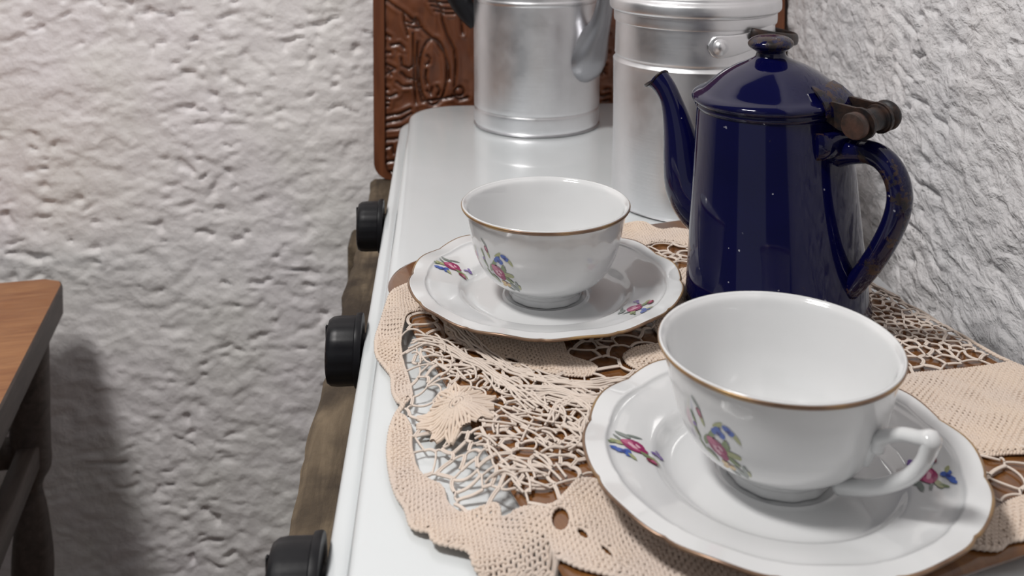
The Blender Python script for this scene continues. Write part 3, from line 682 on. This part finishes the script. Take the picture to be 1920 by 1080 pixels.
sp = smooth_prof([H(1650, 822, .0020), H(1636, 835, .0026), H(1628, 856, .0020), H(1624, 872, .0010)], 4)
ca, sa = math.cos(ph), math.sin(ph)
v, f = sweep([(r_*ca, r_*sa, z) for r_, z, w in sp], [w for *_q, w in sp], 10, 1.3, (-sa, ca, 0)); mesh_obj('handle_spur', v, f, MAT_por, K1)
handle(K2, None, math.radians(80), hp)

# ------------------------------------------------------------------ blue enamel coffee pot
PC = (.1448, .535, .0122); PH = math.radians(-50)
BP = thing('coffee_pot', 'dark blue enamel coffee pot with hinged domed lid and curved spout', 'coffee pot', PC, PH)
RT = Matrix.Rotation(-.030, 3, 'Y') @ Matrix.Rotation(PH, 3, 'Z'); BP.rotation_euler = RT.to_euler()
def L2(px, py):      # local (radius along +x, height)
    q = RT.inverted() @ (on_plane(px, py, PC, RT @ Vector((0, -1, 0)))-Vector(PC)); return (q.x, q.z)
prof = [(0, .0015), (.047, .0015), (.0478, 0), (.0494, .0004), (.0500, .0022), (.0494, .0045), (.0488, .006), (.0403, .1075), (.0399, .1085), (.0408, .1095), (.0414, .1110), (.0408, .1125), (.0392, .1130), (.0385, .1125), (.0380, .106), (.045, .01), (0, .004)]
v, f = lathe(prof, 128); edge_split(mesh_obj('body', v, f, MAT_blue, BP), 50)
g = lambda p: [(r_, z-.0118-.0040-.0044*max(0, (z-.1305)/.0375)) for r_, z in p]
lid = smooth_prof(g([(.037, .1275), (.0408, .1278), (.0424, .1290), (.0429, .1305), (.0424, .1320), (.0408, .1333), (.0372, .1352), (.0330, .1388), (.0270, .1440), (.0200, .1486), (.0135, .1518), (.0090, .1545), (.0078, .1568), (.0079, .1582)]), 5)
v, f = lathe(lid, 128); LID = mesh_obj('lid', v, f, MAT_blue, BP)
kn = smooth_prof(g([(.0078, .1578), (.0090, .1590), (.0113, .1608), (.0122, .1626), (.0117, .1645), (.0095, .1664), (.0060, .1676), (0, .1680)]), 5)
v, f = lathe(kn, 48); mesh_obj('lid_knob', v, f, MAT_bluex, LID, label='knob with the enamel worn to dark metal')
# spout, towards local -x
sc_ = [(L2(px, py), w) for px, py, w in ((1235, 149, .0074), (1248, 166, .0070), (1259, 190, .0071), (1269, 225, .0090), (1277, 265, .0113), (1283, 310, .0134), (1291, 350, .0150), (1312, 385, .0158), (1350, 420, .0150))]
sm = smooth_prof([(a_[0], a_[1], w) for a_, w in sc_], 5)
v, f = sweep([(r_, 0, z) for r_, z, w in sm], [w for *_q, w in sm], 24, .82, (0, 1, 0), cap=False)
n0 = 24; c0 = Vector((sm[0][0], 0, sm[0][1])); tdir = (c0-Vector((sm[3][0], 0, sm[3][1]))).normalized()
v = [Vector(p) for p in v]
for j in range(n0):     # beak: lower lip pushed out, rolled rim
    d = (v[j]-c0); low = max(0, -(d.x)*.6-d.z*.9)/.0064
    v[j] += Vector((-.0040, 0, .0005))*max(0, low)
oth = len(v)
for j in range(n0): v.append(v[j]+(v[j]-c0).normalized()*-.0010)
for j in range(n0): v.append(v[n0*6+j]*.25+Vector((sm[6][0], 0, sm[6][1]))*.75)
for j in range(n0):
    k = (j+1) % n0; f.append((k, j, oth+j, oth+k)); f.append((oth+k, oth+j, oth+n0+j, oth+n0+k))
f.append(tuple(oth+n0+j for j in range(n0-1, -1, -1)))
mesh_obj('spout', v, f, MAT_bluew if False else MAT_blue, BP)
ring = [v[j] for j in range(n0)]+[v[0]]
vv, ff = sweep(ring, .0008, 8, cap=False); mesh_obj('spout_edge', vv, ff, MAT_bluex, BP, label='worn brown edge of the spout mouth')
# handle, towards local +x
hs = [L2(*p) for p in ((1566, 290), (1598, 283), (1636, 287), (1664, 306), (1682, 338), (1687, 375), (1678, 415), (1656, 460), (1626, 505), (1592, 545))]
hr = [.0068, .0066, .0060, .0060, .0060, .0060, .0059, .0057, .0055, .0050]
sm = smooth_prof([(a_, b_, w) for (a_, b_), w in zip(hs, hr)], 5)
v, f = sweep([(r_, 0, z) for r_, z, w in sm], [w for *_q, w in sm], 18, 1.15, (0, 1, 0)); mesh_obj('handle', v, f, MAT_bluew, BP, label='curved handle with enamel worn to brown in places')
# hinge: barrel across, bolt head, lid tab, body bracket
hb = on_plane(1600, 236, PC, (math.sin(PH), -math.cos(PH), 0))
ax_ = Vector((-math.sin(PH), math.cos(PH), 0))       # tangential, away to the right
pA = L2(1632, 226); hx, hz = pA
def barrel(y0, y1, prof_, mat, name, n=28, lab=None):
    a_ = lathe(prof_, n); vv = [(hx+p[0], y0+(y1-y0)*p[2], hz+p[1]) for p in a_[0]]
    return edge_split(mesh_obj(name, vv, a_[1], mat, BP, label=lab), 40)
barrel(-.0120, .0125, [(0, 0), (.0052, 0), (.0056, .05), (.0056, .18), (.0068, .2), (.0072, .23), (.0068, .27), (.0058, .28), (.0058, .72), (.0068, .73), (.0072, .77), (.0068, .8), (.0058, .82), (.0058, 1), (0, 1)], MAT_rust, 'hinge_barrel')
barrel(-.0175, -.0110, [(0, 0), (.0040, .02), (.0062, .12), (.0068, .3), (.0066, .8), (.0056, 1), (0, 1)], MAT_bolt, 'hinge_bolt', lab='round brown bolt head')
v, f = sweep([(hx, .0120, hz), (hx, .0150, hz)], .0040, 20); v2 = lathe([(.0040, 0), (.0046, 0), (.0072, .001), (.0078, .003), (.0072, .005), (.0046, .006), (.0040, .005)], 28, close=True)
mesh_obj('hinge_ring', [(hx+p[0], .0125+p[2], hz+p[1]) for p in v2[0]], v2[1], MAT_rust, BP)
# arms that carry the barrel, with rounded ends
for y in (-.0085, .0080):
    o_ = [(.0335, hz+.0062), (.0335, hz+.0010), (.046, hz-.0050), (hx-.002, hz-.0072)]+[(hx+.0080*math.cos(t), hz+.0080*math.sin(t)) for t in np.linspace(-PI/2, PI/2, 9)]+[(hx-.003, hz+.0076), (.043, hz+.0085)]
    n = len(o_); v = [(a_, y-.0011, b_) for a_, b_ in o_]+[(a_, y+.0011, b_) for a_, b_ in o_]
    f = [tuple(range(n)), tuple(range(2*n-1, n-1, -1))]+[(i, i+n, (i+1) % n+n, (i+1) % n) for i in range(n)]
    mesh_obj('hinge_arm', v, f, MAT_rust, BP, smooth=False)
# lid tab: curved saddle on the lid's edge
U_ = []; f = []; na = 13
for i in range(na):
    t = math.radians(-18+36*i/(na-1))
    for (r_, z) in ((.0330, .1287), (.0375, .1262), (.0420, .1222), (.0438, .1195), (.0440, .1160), (.0450, .1160), (.0448, .1200), (.0428, .1232), (.0378, .1276), (.0330, .1300)):
        U_.append((r_*math.cos(t), r_*math.sin(t), z-.0040))
m_ = 10
for i in range(na-1):
    for k in range(m_): f.append((i*m_+k, i*m_+(k+1) % m_, (i+1)*m_+(k+1) % m_, (i+1)*m_+k))
f.append(tuple(range(m_))); f.append(tuple((na-1)*m_+k for k in range(m_-1, -1, -1)))
edge_split(mesh_obj('lid_tab', U_, f, MAT_bluex, LID, label='hinge plate on the lid, enamel chipped to rust'), 40)
# body bracket: folded plate below the lid
U_ = []; f = []
ring_ = ((.0395, .1025), (.0430, .1040), (.0462, .1035), (.0475, .1000), (.0470, .0945), (.0450, .0915), (.0425, .0900), (.0402, .0900))
for i in range(na):
    t = math.radians(-24+48*i/(na-1)); e = 1-.10*abs(i-(na-1)/2)**2/((na-1)/2)**2
    for (r_, z) in ring_: rr_ = .0405+(r_-.0405)*(e if i not in (0, na-1) else .55); U_.append((rr_*math.cos(t), rr_*math.sin(t), z))
m_ = len(ring_)
for i in range(na-1):
    for k in range(m_): f.append((i*m_+k, i*m_+(k+1) % m_, (i+1)*m_+(k+1) % m_, (i+1)*m_+k))
f.append(tuple(range(m_))); f.append(tuple((na-1)*m_+k for k in range(m_-1, -1, -1)))
edge_split(mesh_obj('handle_bracket', U_, f, MAT_bluew, BP), 40)

# ------------------------------------------------------------------ aluminium canister with lid
KC = (.1385, .748, 0)
KN = thing('aluminium_canister', 'tall lidded aluminium canister with riveted ear, standing behind the blue coffee pot', 'canister', KC)
def dent(t, i, r_, z_): return r_*(1+.004*math.sin(3*t+20*z_)*math.sin(40*z_)), z_
prof = smooth_prof([(.0, .0015), (.057, .0015), (.0605, .0012), (.0618, .004), (.0618, .03), (.0612, .07), (.0610, .104), (.0612, .107), (.0602, .1085), (.0592, .1105), (.0600, .1125), (.0598, .115), (.0592, .139)], 4)
v, f = lathe(prof+[(.0565, .139), (.0565, .13)], 128, dent); edge_split(mesh_obj('body', v, f, MAT_al, KN), 40)
prof = smooth_prof([(.0600, .1372), (.0606, .1374), (.0609, .1400), (.0609, .1448)], 3)+smooth_prof([(.0604, .1452), (.0604, .1458)], 1)+smooth_prof([(.0628, .1462), (.0640, .1480), (.0640, .1530), (.0630, .1552), (.0612, .1560), (.0600, .1572), (.0590, .1600), (.0540, .1640), (.040, .170), (.020, .1745), (0, .176)], 4)
v, f = lathe(prof, 128); LD = edge_split(mesh_obj('lid', v, f, MAT_al, KN), 45)
v, f = lathe(smooth_prof([(.006, .174), (.005, .180), (.011, .187), (.011, .192), (0, .195)], 4), 32); mesh_obj('lid_knob', v, f, MAT_bk, LD)
# ear plate with rivet
az = math.radians(276.5)
U_ = []; f = []; NA = 26
for i in range(NA+1):
    s = -.0085+i*(.052+.0085)/NA; hw = .0085*math.sqrt(max(0, 1-(min(0, s)/.0086)**2)) if s < 0 else (.0085-.0025*min(1, s/.03))
    hw = max(hw, .0004); t = az+s/.0605; zc_ = .1265+.006*sstep(s/.05)
    for r_, z in ((.0596, zc_-hw), (.0612, zc_-hw*.96), (.0616, zc_-hw*.8), (.0616, zc_+hw*.8), (.0612, zc_+hw*.96), (.0596, zc_+hw)): U_.append((r_*math.cos(t), r_*math.sin(t), float(z)))
for i in range(NA):
    for k in range(5): f.append((i*6+k, (i+1)*6+k, (i+1)*6+k+1, i*6+k+1))
f.append(tuple(NA*6+k for k in range(6)))
EAR = mesh_obj('ear_plate', U_, f, MAT_al, KN)
a_ = lathe([(0, .0028), (.0022, .0026), (.0036, .0016), (.0042, .0004), (.0056, .0002), (.0058, 0), (.0055, -.0006)], 24)
Mr = Matrix.Translation((.0616*math.cos(az), .0616*math.sin(az), .1265)) @ Vector((math.cos(az), math.sin(az), 0)).to_track_quat('Z', 'Y').to_matrix().to_4x4()
mesh_obj('rivet', *xf(a_, Mr), MAT_al, EAR)
# dark handle strap swinging round the right side
P = []
for i in range(40):
    s = i/39; t = math.radians(298+168*s); r_ = .0625+.0135*math.sin(PI*s)**.55; P.append((r_*math.cos(t), r_*math.sin(t), .1350-.013*math.sin(PI*s)))
v, f = sweep(P, [.0018]*40, 10, 2.4, (0, 0, 1)); mesh_obj('handle', v, f, MAT_rust, KN, label='dark brown strap handle')

# ------------------------------------------------------------------ aluminium pot with spout at the back
AC = (.0245, .979, 0)
AP = thing('aluminium_kettle', 'aluminium kettle with a spout on its right, farthest vessel against the carved board', 'kettle', AC)
prof = smooth_prof([(0, .0015), (.058, .0015), (.0598, .001), (.0618, .004), (.0622, .010), (.0622, .0165), (.0616, .0185), (.0612, .0195), (.0618, .021), (.0622, .024), (.0624, .07), (.0624, .1195), (.0618, .1215), (.0628, .1240), (.0628, .1265), (.0616, .1285), (.0612, .150), (.0620, .160), (.0625, .162)], 4)
v, f = lathe(prof, 128, dent); edge_split(mesh_obj('body', v, f, MAT_al, AP), 45)
v, f = lathe(smooth_prof([(.0630, .1615), (.0635, .164), (.058, .168), (.040, .178), (.015, .184), (0, .185)], 4), 96); LD = mesh_obj('lid', v, f, MAT_al, AP)
v, f = lathe(smooth_prof([(.006, .183), (.005, .189), (.012, .196), (.012, .201), (0, .204)], 4), 32); mesh_obj('lid_knob', v, f, MAT_bk, LD)
az = math.radians(319)
sm = smooth_prof([(.050, .062, .0190), (.0565, .069, .0215), (.0640, .079, .0195), (.0725, .095, .0135), (.0785, .108, .0098), (.0835, .128, .0082), (.0865, .150, .0074), (.091, .170, .0066)], 5)
v, f = sweep([(r_*math.cos(az), r_*math.sin(az), z) for r_, z, w in sm], [w for *_q, w in sm], 24, .95, (-math.sin(az), math.cos(az), 0), cap=False); mesh_obj('spout', v, f, MAT_al2, AP)
az = math.radians(178)
sm = smooth_prof([(.060, .098, .0075), (.066, .106, .0095), (.076, .121, .0110), (.085, .140, .0110), (.090, .160, .0075), (.088, .185, .0070), (.075, .205, .0065)], 5)
v, f = sweep([(r_*math.cos(az), r_*math.sin(az), z) for r_, z, w in sm], [w for *_q, w in sm], 16, 1.3, (-math.sin(az), math.cos(az), 0)); mesh_obj('handle', v, f, MAT_bk, AP, label='black handle')
